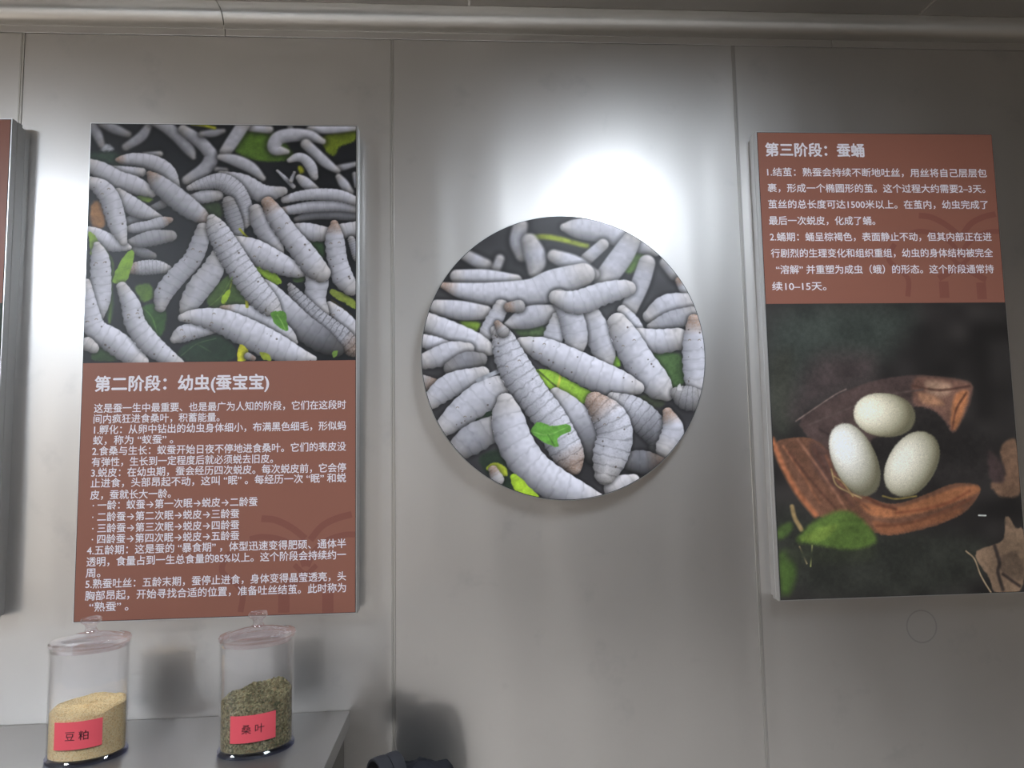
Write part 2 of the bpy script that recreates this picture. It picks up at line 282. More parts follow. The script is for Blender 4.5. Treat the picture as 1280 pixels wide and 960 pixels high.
ROUND_ART=[{"p":[[492,320],[570,312],[575,248],[531,221],[497,278]],"c":[74,98,58],"b":9},{"p":[[449,536],[522,547],[484,518],[465,489],[444,489]],"c":[112,150,60],"b":8},{"l":[[228,569],[285,569],[363,550]],"c":[160,172,60],"r":9,"b":5},{"p":[[77,388],[133,384],[122,359],[98,367]],"c":[130,160,60],"b":7},{"p":[[189,373],[266,379],[273,351],[223,344]],"c":[80,100,60],"b":9},{"p":[[406,307],[427,307],[430,282],[408,282]],"c":[125,170,55],"b":5},{"p":[[89,193],[151,213],[164,157],[109,158]],"c":[52,70,50],"b":8},{"p":[[108,97],[177,116],[244,19],[175,10]],"c":[40,52,40],"b":8},{"p":[[460,222],[531,228],[523,193],[473,194]],"c":[60,64,50],"b":6},{"w":[[218,596,17.1],[213,560,19.8],[221,530,17.0]],"b":11,"t":0.92},{"w":[[238,560,18.5],[250,524,24.1],[247,492,15.6]],"b":11,"t":0.95},{"w":[[314,591,10.0],[350,588,23.0],[411,579,24.5],[471,558,21.7],[514,540,14.5]],"b":6,"t":1},{"w":[[466,569,18.8],[441,529,24.5],[400,475,24.4]],"b":6,"t":1},{"w":[[399,553,13.0],[362,521,14.3]],"b":6,"t":0.95},{"w":[[290,527,15.7],[334,508,21.4],[375,487,14.3]],"b":9,"t":0.97},{"w":[[495,511,18.8],[479,467,20.2],[452,410,18.6]],"b":6,"t":0.95},{"w":[[99,529,14.0],[142,505,16.9]],"b":11,"t":0.88},{"w":[[172,521,11.3],[164,500,11.3]],"b":11,"t":0.9},{"w":[[535,511,13.1],[556,485,14.5]],"b":9,"t":0.85},{"w":[[566,471,10.2],[579,442,11.6]],"b":6,"t":0.9,"h":1},{"w":[[79,483,15.3],[141,480,18.2],[205,472,15.5]],"b":6,"t":0.98},{"w":[[47,464,7.0],[92,451,18.1],[155,444,25.2],[239,447,29.6],[289,466,31.2],[354,487,24.3]],"b":5,"t":1,"h":1},{"w":[[36,416,16.6],[85,409,20.9],[139,404,15.4]],"b":5,"t":0.98},{"w":[[174,417,15.4],[150,373,18.1],[131,347,11.1]],"b":4,"t":0.97},{"w":[[185,376,8.4],[231,392,23.9],[284,402,18.4]],"b":5,"t":0.9},{"w":[[190,415,11.2],[211,417,14.1]],"b":4,"t":0.85,"h":1},{"w":[[293,392,11.3],[285,351,21.1],[272,323,16.9]],"b":4,"t":0.97},{"w":[[12,385,20.7],[63,359,26.3],[112,337,25.0],[143,325,15.3]],"b":4,"t":1},{"w":[[1,346,13.8],[32,336,16.5],[66,330,9.7]],"b":4,"t":1},{"w":[[11,301,17.8],[63,317,23.5],[101,325,13.9]],"b":4,"t":0.97},{"w":[[65,284,16.5],[97,298,20.7],[128,303,13.9]],"b":4,"t":0.68},{"w":[[4,256,15.0],[24,246,17.8]],"b":2.5,"t":0.8,"h":2},{"w":[[496,393,14.4],[538,413,27.5],[591,421,21.8]],"b":4,"t":0.95},{"w":[[499,369,10.1],[544,383,20.2],[592,397,17.4]],"b":4,"t":0.82},{"w":[[437,407,11.5],[458,378,17.2],[473,349,15.7]],"b":4,"t":0.97},{"w":[[464,346,21.5],[514,338,25.8],[559,343,23.1]],"b":3,"t":0.98},{"w":[[365,408,17.1],[379,364,27.0],[393,321,25.6],[397,290,15.6]],"b":4,"t":0.95},{"w":[[299,436,18.4],[323,397,25.5],[333,350,25.5],[332,318,15.5]],"b":4,"t":0.97},{"w":[[292,436,15.6],[338,425,25.6],[396,444,24.3],[445,455,18.7],[461,455,7.2]],"b":4,"t":1},{"w":[[595,382,14.5],[594,334,24.6],[593,277,25.9],[593,226,20.1]],"b":2,"t":1,"s":1,"h":1},{"w":[[14,211,16.4],[63,248,24.7],[131,272,15.2]],"b":2.5,"t":0.97},{"w":[[44,156,17.7],[89,193,28.8],[138,228,30.4],[180,252,16.7]],"b":2,"t":0.98,"s":1},{"w":[[71,108,20.5],[109,134,30.2],[154,157,24.8]],"b":3,"t":0.8},{"l":[[121,258],[163,276]],"c":[170,170,176],"r":7,"b":2},{"p":[[229,281],[278,280],[319,255],[378,223],[360,206],[339,203],[312,231],[284,228],[263,249]],"c":[150,190,66],"b":2},{"l":[[250,277],[277,252],[294,238]],"c":[90,110,40],"r":3,"b":1.5},{"l":[[291,238],[299,270]],"c":[200,200,80],"r":4,"b":1.5},{"w":[[426,379,21.4],[444,342,30.0],[471,292,32.8],[503,249,31.4],[528,224,15.7]],"b":1.5,"t":1,"s":1},{"w":[[216,337,12.6],[240,330,19.6],[268,319,26.7],[320,293,31.0],[376,265,32.5],[425,246,28.4],[466,237,12.8]],"b":1.5,"t":1,"s":1},{"w":[[287,226,14.0],[311,196,26.6],[338,161,30.8],[355,126,26.6],[364,91,16.8]],"b":2,"t":0.93,"f":1},{"w":[[409,217,11.3],[452,190,28.3],[487,158,31.2],[507,127,25.5],[501,99,15.6]],"b":2,"t":0.9,"k":1,"f":1},{"w":[[529,182,11.4],[539,144,22.8],[523,106,22.7]],"b":3,"t":0.98,"h":1},{"w":[[430,82,15.5],[469,78,24.0],[508,78,11.3]],"b":2,"t":0.55,"h":2},{"w":[[549,224,12.9],[574,213,25.8],[599,211,18.7]],"b":2,"t":0.75,"k":1},{"p":[[557,249],[549,231],[566,229]],"c":[190,186,186],"b":2},{"w":[[411,25,25.2],[450,40,12.6]],"b":3,"t":1},{"w":[[371,208,21.1],[402,172,35.2],[412,135,36.6],[400,91,35.0],[388,53,21.0]],"b":1.5,"t":1,"k":1,"s":1,"h":1},{"w":[[159,365,9.8],[174,352,20.9],[188,310,30.7],[211,264,34.8],[242,217,33.4],[269,180,33.4],[289,141,34.8],[310,99,32.0],[323,68,13.9]],"b":1.5,"t":1,"s":1,"k":1,"h":2},{"w":[[164,380,7.0],[176,362,12.6]],"b":1.5,"t":0.85,"h":1},{"p":[[228,148],[246,170],[275,157],[316,163],[318,146],[295,138],[288,131],[290,112],[274,116],[247,132]],"c":[104,160,66],"b":2},{"l":[[237,146],[268,140],[310,155]],"c":[134,186,92],"r":2,"b":1.5},{"l":[[268,140],[281,117]],"c":[80,130,50],"r":2,"b":1.5},{"w":[[179,211,18.0],[184,171,33.2],[199,122,35.9],[232,72,35.9],[279,37,33.2],[334,13,23.6],[375,5,8.4]],"b":1.5,"t":1},{"p":[[132,72],[151,86],[177,75],[183,54],[156,55]],"c":[180,190,60],"b":3},{"w":[[150,68,9.6],[159,48,13.7]],"b":3,"t":0.9,"h":1},{"p":[[184,54],[196,62],[231,26],[252,6],[196,17]],"c":[160,190,52],"b":2}]
COCOON_ART=[{"p":[[0,644],[364,642],[295,537],[175,464],[59,415],[-1,416]],"c":[62,66,60],"b":60},{"p":[[1,526],[67,547],[48,350],[0,351]],"c":[62,62,54],"b":30},{"p":[[96,532],[248,530],[244,471],[120,421],[35,379]],"c":[72,62,60],"b":45},{"p":[[-11,222],[133,147],[509,123],[422,-3],[-7,4]],"c":[52,52,46],"b":40},{"p":[[57,382],[143,435],[244,471],[337,481],[417,472],[472,460],[447,409],[412,347],[405,358],[377,395],[324,414],[243,332],[143,312],[82,345]],"c":[82,66,62],"b":4},{"p":[[325,479],[417,471],[471,459],[453,409],[413,344],[397,379],[366,404],[324,411]],"c":[126,92,78],"b":8},{"p":[[351,469],[420,460],[410,432],[364,432]],"c":[176,140,116],"b":10},{"p":[[423,439],[458,446],[447,409],[416,350],[406,373]],"c":[178,116,78],"b":7},{"p":[[334,444],[380,432],[401,409],[347,414]],"c":[176,128,98],"b":8},{"l":[[327,455],[388,445],[459,453]],"c":[96,66,56],"r":3,"b":3},{"l":[[450,438],[424,402],[411,358]],"c":[110,70,54],"r":3,"b":3},{"l":[[57,382],[143,435],[174,450]],"c":[126,108,100],"r":2,"b":1.5},{"p":[[2,342],[82,349],[122,325],[141,269],[197,217],[264,195],[333,214],[403,241],[461,238],[468,219],[429,175],[358,148],[267,131],[229,133],[186,153],[90,173],[49,228],[22,285]],"c":[116,80,62],"b":3},{"p":[[82,345],[143,312],[148,261],[197,217],[138,226],[89,277]],"c":[96,70,62],"b":14},{"p":[[182,207],[263,187],[332,205],[403,230],[460,235],[467,219],[361,184],[269,167],[209,174]],"c":[164,106,72],"b":6},{"p":[[209,167],[268,151],[360,170],[430,190],[405,165],[267,132],[229,135]],"c":[146,94,66],"b":6},{"l":[[2,342],[22,287],[52,228],[89,180]],"c":[176,110,76],"r":8,"b":5},{"l":[[162,246],[226,202],[270,187]],"c":[110,66,50],"r":4,"b":4},{"l":[[270,179],[331,185],[393,199],[440,222]],"c":[130,76,54],"r":3,"b":4},{"l":[[59,342],[104,276],[158,189]],"c":[150,104,82],"r":3,"b":4},{"l":[[25,328],[59,277],[99,205]],"c":[150,98,72],"r":3,"b":4},{"l":[[95,320],[125,262],[173,196]],"c":[92,62,52],"r":4,"b":5},{"l":[[120,305],[147,247],[210,188]],"c":[128,84,64],"r":3,"b":4},{"l":[[39,314],[87,248],[136,190]],"c":[98,64,52],"r":3,"b":4},{"l":[[223,152],[299,157],[391,183],[439,204]],"c":[120,74,54],"r":3,"b":4},{"l":[[87,374],[172,406],[257,434],[350,447]],"c":[98,82,76],"r":2,"b":3},{"l":[[109,363],[145,341],[166,319]],"c":[66,52,50],"r":3,"b":4},{"p":[[221,343],[274,346],[324,414],[377,399],[405,358],[416,306],[405,256],[364,227],[271,197],[227,209],[217,289]],"c":[46,42,40],"b":5},{"p":[[404,343],[513,356],[495,239],[404,244]],"c":[48,44,42],"b":14},{"p":[[513,318],[557,342],[562,281],[561,207],[508,205],[484,239],[529,249]],"c":[128,98,78],"b":6},{"p":[[487,320],[522,282],[526,238],[488,239]],"c":[72,58,56],"b":8},{"p":[[516,166],[529,164],[539,136],[561,143],[548,-3],[476,1],[474,31],[447,67],[441,93],[488,105],[508,112],[516,137]],"c":[140,114,92],"b":3},{"p":[[489,73],[529,94],[553,64],[549,22],[502,37]],"c":[110,90,74],"b":5},{"l":[[488,102],[496,66],[491,45],[499,9]],"c":[60,50,46],"r":5,"b":3},{"l":[[502,41],[538,15]],"c":[60,48,44],"r":4,"b":3},{"l":[[422,93],[440,75],[452,39],[474,-1]],"c":[176,150,118],"r":2,"b":1},{"l":[[457,169],[473,168]],"c":[220,220,210],"r":2,"b":1},{"l":[[38,198],[43,174],[56,149]],"c":[168,140,96],"r":6,"b":3},{"l":[[50,113],[64,77]],"c":[210,180,130],"r":2,"b":1},{"l":[[78,115],[72,71]],"c":[196,196,120],"r":2,"b":1},{"p":[[1,154],[34,168],[39,150],[14,129],[1,130]],"c":[76,94,50],"b":8},{"p":[[1,102],[27,108],[43,58],[22,10],[0,14]],"c":[70,90,44],"b":14},{"p":[[20,115],[131,105],[221,117],[218,74],[19,80]],"c":[58,60,48],"b":20},{"p":[[36,123],[78,163],[136,188],[173,185],[208,152],[228,116],[167,100],[80,117]],"c":[92,114,54],"b":9},{"p":[[43,125],[97,155],[149,161],[102,120]],"c":[112,132,60],"b":8},{"e":1,"p":[[258,392],[328,384],[251,344]],"c":[255,243,216]},{"e":1,"p":[[184,296],[215,219],[138,278]],"c":[255,248,236]},{"e":1,"p":[[313,284],[357,350],[360,259]],"c":[255,245,224]},{"l":[[130,276],[139,243],[168,225],[193,213]],"c":[176,150,104],"r":2,"b":2},{"l":[[136,261],[154,247],[175,217]],"c":[170,140,94],"r":2,"b":1},{"l":[[242,216],[272,209],[318,214]],"c":[150,130,70],"r":2,"b":2}]
TEXT_LARVA=[[28.5,537.5,428.3,"这是蚕一生中最重要、也是最广为人知的阶段，它们在这段时"],[28.3,279.4,406.4,"间内疯狂进食桑叶，积蓄能量。"],[29.9,537.6,384.5,"1.孵化：从卵中钻出的幼虫身体细小，布满黑色细毛，形似蚂"],[28.8,187.2,362.8,"蚁，称为 “蚁蚕” 。"],[27.6,537.7,341.1,"2.食桑与生长：蚁蚕开始日夜不停地进食桑叶。它们的表皮没"],[27.4,388.9,318.9,"有弹性，生长到一定程度后就必须蜕去旧皮。"],[27.2,537.8,297.3,"3.蜕皮：在幼虫期，蚕会经历四次蜕皮。每次蜕皮前，它会停"],[27.0,537.9,276.3,"止进食，头部昂起不动，这叫 “眠” 。每经历一次 “眠” 和蜕"],[26.8,185.1,252.4,"皮，蚕就长大一龄。"],[32.2,358.7,231.8,"· 一龄：蚁蚕→第一次眠→蜕皮→二龄蚕"],[32.0,322.4,208.5,"· 二龄蚕→第二次眠→蜕皮→三龄蚕"],[32.8,322.7,185.8,"· 三龄蚕→第三次眠→蜕皮→四龄蚕"],[32.6,323.1,164.1,"· 四龄蚕→第四次眠→蜕皮→五龄蚕"],[24.0,538.2,142.2,"4.五龄期：这是蚕的 “暴食期” ，体型迅速变得肥硕、通体半"],[23.9,538.3,119.6,"透明，食量占到一生总食量的85%以上。这个阶段会持续约一"],[23.2,51.4,97.6,"周。"],[23.5,538.4,76.1,"5.熟蚕吐丝：五龄末期，蚕停止进食，身体变得晶莹透亮，头"],[23.4,538.4,52.9,"胸部昂起，开始寻找合适的位置，准备吐丝结茧。此时称为"],[32.4,107.9,30.7,"“熟蚕” 。"]]
HEAD_LARVA=[[28.7,378.3,478.2,"第二阶段：幼虫(蚕宝宝)"]]
TEXT_PUPA=[[21.5,538.1,941.4,"1.结茧：熟蚕会持续不断地吐丝，用丝将自己层层包"],[20.7,531.2,904.4,"裹，形成一个椭圆形的茧。这个过程大约需要2–3天。"],[20.3,535.1,867.1,"茧丝的总长度可达1500米以上。在茧内，幼虫完成了"],[19.9,265.3,829.4,"最后一次蜕皮，化成了蛹。"],[20.0,537.4,792.4,"2.蛹期：蛹呈棕褐色，表面静止不动，但其内部正在进"],[20.6,537.5,755.1,"行剧烈的生理变化和组织重组，幼虫的身体结构被完全"],[30.5,536.5,717.9,"“溶解” 并重塑为成虫（蛾）的形态。这个阶段通常持"],[19.3,142.7,680.3,"续10–15天。"]]
HEAD_PUPA=[[20.1,249.7,993.1,"第三阶段：蚕蛹"]]
EMBLEM=[{"l":[[367,197],[396,193],[429,176],[456,154]],"r":6.8},{"l":[[550,201],[518,193],[489,178],[466,151]],"r":6.8},{"l":[[344,156],[372,160],[413,151],[444,127],[455,98]],"r":5.9},{"l":[[562,160],[531,159],[498,148],[473,126],[460,98]],"r":5.9},{"l":[[434,102],[457,83],[479,100]],"r":5.2},{"l":[[306,131],[292,109],[292,90],[319,67],[332,47],[328,11]],"r":5.9},{"l":[[414,7],[414,45]],"r":11.4},{"l":[[502,4],[502,42]],"r":11.4},{"l":[[403,52],[457,75],[515,48]],"r":7.3}]
# ---------------------------------------------------------------- printed pictures
def smooth_noise(h, w, cell, rng):
    gh, gw = int(h / cell) + 3, int(w / cell) + 3
    g = rng.random((gh, gw))
    y = np.arange(h) / cell; x = np.arange(w) / cell
    yi = y.astype(int); xi = x.astype(int)
    fy = (y - yi)[:, None]; fx = (x - xi)[None, :]
    fy = fy * fy * (3 - 2 * fy); fx = fx * fx * (3 - 2 * fx)
    a = g[yi][:, xi]; b = g[yi][:, xi + 1]; c = g[yi + 1][:, xi]; d = g[yi + 1][:, xi + 1]
    return (a * (1 - fx) + b * fx) * (1 - fy) + (c * (1 - fx) + d * fx) * fy

def spline(pts, n):
    p = np.asarray(pts, float)
    if len(p) == 2:
        p = np.array([p[0], (p[0] + p[1]) / 2, p[1]])
    q = np.vstack([2 * p[0] - p[1], p, 2 * p[-1] - p[-2]])
    out = []
    for i in range(1, len(q) - 2):
        t = np.linspace(0, 1, n, endpoint=False)[:, None]
        a, b, c, d = q[i - 1], q[i], q[i + 1], q[i + 2]
        out.append(.5 * (2 * b + (c - a) * t + (2 * a - 5 * b + 4 * c - d) * t * t + (3 * b - a - 3 * c + d) * t ** 3))
    out.append(q[-2][None])
    return np.vstack(out)

class Print:
    """a printed picture as a grid of colour samples, in panel millimetres"""
    def __init__(s, x0, y0, x1, y1, step, bg, seed):
        s.x0, s.y0, s.step = x0, y0, step
        s.nx = int(round((x1 - x0) / step)) + 1; s.ny = int(round((y1 - y0) / step)) + 1
        s.X = x0 + np.arange(s.nx) * (x1 - x0) / (s.nx - 1)
        s.Y = y0 + np.arange(s.ny) * (y1 - y0) / (s.ny - 1)
        s.rng = np.random.default_rng(seed)
        s.img = np.empty((s.ny, s.nx, 3)); s.img[:] = bg
        s.fine = smooth_noise(s.ny, s.nx, 2.2, s.rng)
        s.mid = smooth_noise(s.ny, s.nx, 7, s.rng)
        s.big = smooth_noise(s.ny, s.nx, 40, s.rng)
        s.img *= (.75 + .5 * s.big)[..., None]
    def win(s, xa, ya, xb, yb):
        i0 = max(0, int((xa - s.x0) / s.step)); i1 = min(s.nx, int((xb - s.x0) / s.step) + 2)
        j0 = max(0, int((ya - s.y0) / s.step)); j1 = min(s.ny, int((yb - s.y0) / s.step) + 2)
        if i1 <= i0 or j1 <= j0: return None
        return slice(j0, j1), slice(i0, i1)
    def put(s, w, a, col):
        s.img[w] = s.img[w] * (1 - a[..., None]) + col * a[..., None]
    def poly(s, pts, c, b):
        p = np.asarray(pts, float)
        for cut in (.2, .24):                                                        # soften the outline's corners
            n = np.roll(p, -1, 0); p = np.stack([p * (1 - cut) + n * cut, p * cut + n * (1 - cut)], 1).reshape(-1, 2)
        w = s.win(p[:, 0].min() - 2 * b, p[:, 1].min() - 2 * b, p[:, 0].max() + 2 * b, p[:, 1].max() + 2 * b)
        if w is None: return
        X, Y = np.meshgrid(s.X[w[1]], s.Y[w[0]])
        X = X + (s.mid[w] - .5) * 3; Y = Y + (s.fine[w] - .5) * 2
        ins = np.zeros(X.shape, bool); dist = np.full(X.shape, 1e9)
        for (xa, ya), (xb, yb) in zip(p, np.roll(p, -1, 0)):
            ins ^= ((ya > Y) != (yb > Y)) & (X < (xb - xa) * (Y - ya) / ((yb - ya) or 1e-9) + xa)
            L2 = (xb - xa) ** 2 + (yb - ya) ** 2 or 1e-9
            t = np.clip(((X - xa) * (xb - xa) + (Y - ya) * (yb - ya)) / L2, 0, 1)
            dist = np.minimum(dist, np.hypot(X - xa - t * (xb - xa), Y - ya - t * (yb - ya)))
        sd = np.where(ins, dist, -dist)
        a = np.clip(.5 + sd / (2 * b), 0, 1); a = a * a * (3 - 2 * a)
        tone = .74 + .18 * s.mid[w] + .12 * s.fine[w] + .26 * s.big[w]
        s.put(w, a, np.asarray(c, float) * tone[..., None])
    def near(s, q, pad):
        r = q[:, 2].max() + pad
        w = s.win(q[:, 0].min() - r, q[:, 1].min() - r, q[:, 0].max() + r, q[:, 1].max() + r)
        if w is None: return None
        X, Y = np.meshgrid(s.X[w[1]], s.Y[w[0]])
        best = np.full(X.shape, 1e9); idx = np.zeros(X.shape, int)
        for k in range(len(q)):
            d = np.hypot(X - q[k, 0], Y - q[k, 1]) - q[k, 2] * .999
            m = d < best
            best[m] = d[m]; idx[m] = k
        return w, X, Y, best, idx
    def line(s, pts, c, r, b):
        q = spline([(x, y, r) for x, y in pts], int(max(14, np.ptp(np.asarray(pts, float), axis=0).max() / max(.6, .35 * r))))
        n = s.near(q, 2 * b)
        if n is None: return
        w, X, Y, best, idx = n
        a = np.clip(.5 - best / (2 * b), 0, 1)
        s.put(w, a, np.asarray(c, float) * (.85 + .3 * s.mid[w])[..., None])
    def worm(s, o, b):
        q = spline(o['w'], 22)
        q[:, 2] *= 1.07
        n = s.near(q, 14)
        if n is None: return
        w, X, Y, best, idx = n
        rr = np.maximum(q[idx, 2], 1)
        sh = np.clip(1 - (best - 0) / (7 + b), 0, 1) ** 1.5 * .42                  # the picture's own dark gaps between bodies
        s.img[w] *= (1 - sh * (best > -b))[..., None]
        tg = np.gradient(q[:, :2], axis=0); tg /= np.linalg.norm(tg, axis=1)[:, None] + 1e-9
        al = np.concatenate([[0], np.cumsum(np.hypot(*np.diff(q[:, :2], axis=0).T))])
        dx = X - q[idx, 0]; dy = Y - q[idx, 1]
        nx, ny = -tg[idx, 1], tg[idx, 0]
        t = np.clip((dx * nx + dy * ny) / rr, -1, 1)
        lon = al[idx] + dx * tg[idx, 0] + dy * tg[idx, 1]
        u = np.clip(np.hypot(dx, dy) / rr, 0, 1)
        sx, sy = dx / rr, dy / rr
        nz = np.sqrt(np.clip(1 - u * u, 0, 1))
        lam = np.clip(.25 * sx + .55 * sy + .8 * nz, 0, 1.05)
        v = np.clip(.62 + .40 * (.35 * sx + .75 * sy) + .24 * nz, .28, 1.03)
        blur = np.clip((b - 1.2) / 3.5, 0, 1)
        k = o.get('k', 0)
        seg = rr.mean() * (.95 if not k else .6)
        ph = lon / seg + .12 * t + .25 * s.mid[w]
        ring = np.abs((ph % 1) - .5) * 2
        ring = np.clip((ring - .72) / .28, 0, 1)
        amp = (.13 + .16 * k) * (1 - .8 * blur)
        v = v * (1 - amp * ring * (.45 + .55 * np.abs(t)))
        if k: v *= 1 - .10 * k * np.clip(s.fine[w] * 2 - 1, 0, 1) * (1 - blur)
        v *= .95 + .1 * s.mid[w]
        col = np.array([232., 229., 238.]) * np.ones(X.shape + (1,))
        end = np.clip(1 - lon / (1.1 * q[:, 2].max()), 0, 1); tail = np.clip(1 - (al[-1] - lon) / (1.3 * q[:, 2].max()), 0, 1)
        if o.get('y'): end = np.maximum(end, .5 * np.clip(-t + .1, 0, 1)); 
        warm = np.array([206., 190., 168.])
        m = (np.clip(.32 * (end + tail) + .3 * np.clip(-sy, 0, 1) * s.mid[w], 0, .8))[..., None]
        col = col * (1 - m) + warm * m
        for flag, e, kk in ((1, end, .65), (2, tail, .65)):
            if o.get('h', 0) & flag:
                m = (np.clip(e * 1.15, 0, 1) * (.5 + .5 * s.fine[w]) * kk)[..., None]
                col = col * (1 - m) + np.array([176., 128., 98.]) * m
        v = v * o.get('t', 1)
        if o.get('f'): v = v * (1 - .62 * np.clip(lon / al[-1] * 1.5 - .55, 0, 1))   # lies in the pile's dark end
        col = col * v[..., None]
        if o.get('s') and b < 3:
            k2 = int(len(q) * .3)                                                    # pair of crescent eye spots behind the head
            for side in (-.42, .42):
                cx = q[k2, 0] - tg[k2, 1] * side * q[k2, 2]; cy = q[k2, 1] + tg[k2, 0] * side * q[k2, 2]
                d = np.hypot(X - cx, Y - cy)
                m = (np.clip(1.3 - np.abs(d - 2.6), 0, 1) * np.clip(.5 + (Y - cy) * .5, 0, 1))[..., None] * .7
                col = col * (1 - m) + np.array([112., 92., 70.]) * m
            for i in range(int(al[-1] / 24) + 1):                                # breathing holes and eye spots along the flank
                kx = int(s.rng.integers(4, len(q) - 3)); side = s.rng.choice([-.62, -.5, .55])
                cx = q[kx, 0] - tg[kx, 1] * side * q[kx, 2]; cy = q[kx, 1] + tg[kx, 0] * side * q[kx, 2]
                d = np.hypot(X - cx, Y - cy)
                m = np.clip((s.rng.uniform(1.3, 2.8) - d) / 1.2, 0, 1)[..., None] * .75
                col = col * (1 - m) + np.array([84., 74., 66.]) * m
        if b < 3:
            best = best + np.where(t < 0, 1, .35) * (.05 * rr * np.cos(2 * PI * lon / (seg * .9)) + 1.2 * (s.fine[w] - .5))   # wrinkled outline with stubby legs
        a = np.clip(.5 - (best + .25 * b) / (1.5 * b), 0, 1); a = a * a * (3 - 2 * a)
        s.put(w, a, col)
    def cocoon(s, pts, c):
        (cx, cy), (ax, ay), (bx, by) = pts
        A = np.array([[ax - cx, bx - cx], [ay - cy, by - cy]], float); inv = np.linalg.inv(A)
        R = max(np.hypot(*A[:, 0]), np.hypot(*A[:, 1])) * 1.2
        w = s.win(cx - R, cy - R, cx + R, cy + R)
        X, Y = np.meshgrid(s.X[w[1]], s.Y[w[0]])
        p = inv[0, 0] * (X - cx) + inv[0, 1] * (Y - cy); qq = inv[1, 0] * (X - cx) + inv[1, 1] * (Y - cy)
        ra = (np.abs(p) ** 2.12 + np.abs(qq) ** 2.12) ** (1 / 2.12)
        L = np.hypot(*A[:, 1])
        sx = (X - cx) / R * 1.3; sy = (Y - cy) / R * 1.3
        nz = np.sqrt(np.clip(1 - ra * ra, 0, 1))
        lam = np.clip(-.5 * sx + .3 * sy + .82 * nz, 0, 1)
        fib = np.abs(((s.fine[w] * 1.2 + s.mid[w] * 5) % 1) - .5) * 2
        v = (.54 + .60 * lam) * (.88 + .13 * fib)
        col = np.asarray(c, float) * np.ones(X.shape + (1,))
        m = (np.clip(1.0 - lam * 1.15, 0, 1) * .8)[..., None]
        col = col * (1 - m) + np.array([214., 200., 150.]) * m
        a = np.clip(.5 - (ra - 1) * L / 3.0 + (s.fine[w] - .5) * .5, 0, 1)
        s.put(w, a, np.clip(col * v[..., None], 0, 255))
    def draw(s, items, k):
        for o in items:
            b = max(1.0, o.get('b', 2) * k)
            if 'w' in o: s.worm(o, b)
            elif 'e' in o: s.cocoon(o['p'], o['c'])
            elif 'p' in o: s.poly(o['p'], o['c'], b)
            elif 'l' in o: s.line(o['l'], o['c'], max(.7, o['r'] * k), b)
        return s
def linear(img):
    c = np.clip(img / 255., 0, 1)
    return np.where(c <= .04045, c / 12.92, ((c + .055) / 1.055) ** 2.4)
# ---------------------------------------------------------------- lettering
def text_mesh(body, bold):
    cu = bpy.data.curves.new('lettering', 'FONT'); cu.body = body; cu.size = 1; cu.offset = bold
    cu.resolution_u = 3; cu.fill_mode = 'FRONT'
    o = bpy.data.objects.new('lettering', cu); COL.objects.link(o)
    dg = bpy.context.evaluated_depsgraph_get(); dg.update()
    me = bpy.data.meshes.new_from_object(o.evaluated_get(dg))
    bpy.data.objects.remove(o); bpy.data.curves.remove(cu)
    n = len(me.vertices); co = np.empty(n * 3); me.vertices.foreach_get('co', co); co = co.reshape(-1, 3)
    fs = [tuple(p.vertices) for p in me.polygons]
    bpy.data.meshes.remove(me)
    return co, fs

def lettering(name, lines, em, bold, lift, material, parent):
    """lines of [left, right, middle, words] in panel millimetres set as flat type"""
    V, F = [], []
    for a, b, z, words in lines:
        co, fs = text_mesh(words, 0)
        if not len(co): continue
        xa, xb = co[:, 0].min(), co[:, 0].max()
        s = (b - a) / (xb - xa)
        for c, (du, dv) in enumerate(((0, 0),) if not bold else ((-bold, 0), (bold, 0), (0, bold), (0, -bold))):
            k0 = len(V)
            for x, y, _ in co:
                V.append(((a + (x - xa) * s + du * em) / 1000, -lift - c * 8e-6, (z + (y - .36 + dv) * em) / 1000))
            F += [tuple(i + k0 for i in f) for f in fs]
    me = bpy.data.meshes.new(name); me.from_pydata(V, [], F); me.update()
    o = link(name, me, material, parent)
    bm = bmesh.new(); bm.from_mesh(me)
    for f in bm.faces:
        f.normal_update()
        if f.normal.y > 0: f.normal_flip()
    bm.to_mesh(me); bm.free()
    return o

def picture(name, pr, parent, depth, keep=None):
    """the print as a fine flat sheet of coloured samples"""
    nx, ny = pr.nx, pr.ny
    X, Y = np.meshgrid(pr.X, pr.Y)
    idx = np.arange(nx * ny).reshape(ny, nx)
    q = np.stack([idx[:-1, :-1], idx[:-1, 1:], idx[1:, 1:], idx[1:, :-1]], -1).reshape(-1, 4)
    V = np.stack([X.ravel() / 1000, np.full(nx * ny, -depth), Y.ravel() / 1000], -1)
    C = np.concatenate([linear(pr.img).reshape(-1, 3), np.ones((nx * ny, 1))], 1)
    if keep is not None:                                  # round sheet: drop what lies outside, pull the rim onto the circle
        cx, cy, R = keep
        d = np.hypot(X - cx, Y - cy).ravel()
        q = q[(d[q] < R + pr.step).all(1)]
        out = d > R
        f = np.where(out, R / np.maximum(d, 1e-6), 1)
        V[:, 0] = (cx + (X.ravel() - cx) * f) / 1000; V[:, 2] = (cy + (Y.ravel() - cy) * f) / 1000
        used = np.unique(q); re = np.full(nx * ny, -1); re[used] = np.arange(len(used))
        q = re[q]; V = V[used]; C = C[used]
    me = bpy.data.meshes.new(name)
    me.vertices.add(len(V)); me.vertices.foreach_set('co', V.ravel())
    me.loops.add(q.size); me.loops.foreach_set('vertex_index', q.ravel().astype(np.int32))
    me.polygons.add(len(q)); me.polygons.foreach_set('loop_start', np.arange(0, q.size, 4, dtype=np.int32))
    me.update(calc_edges=True)
    at = me.attributes.new('print', 'FLOAT_COLOR', 'POINT'); at.data.foreach_set('color', C.astype(np.float32).ravel())
    return link(name, me, M_PRINT, parent)

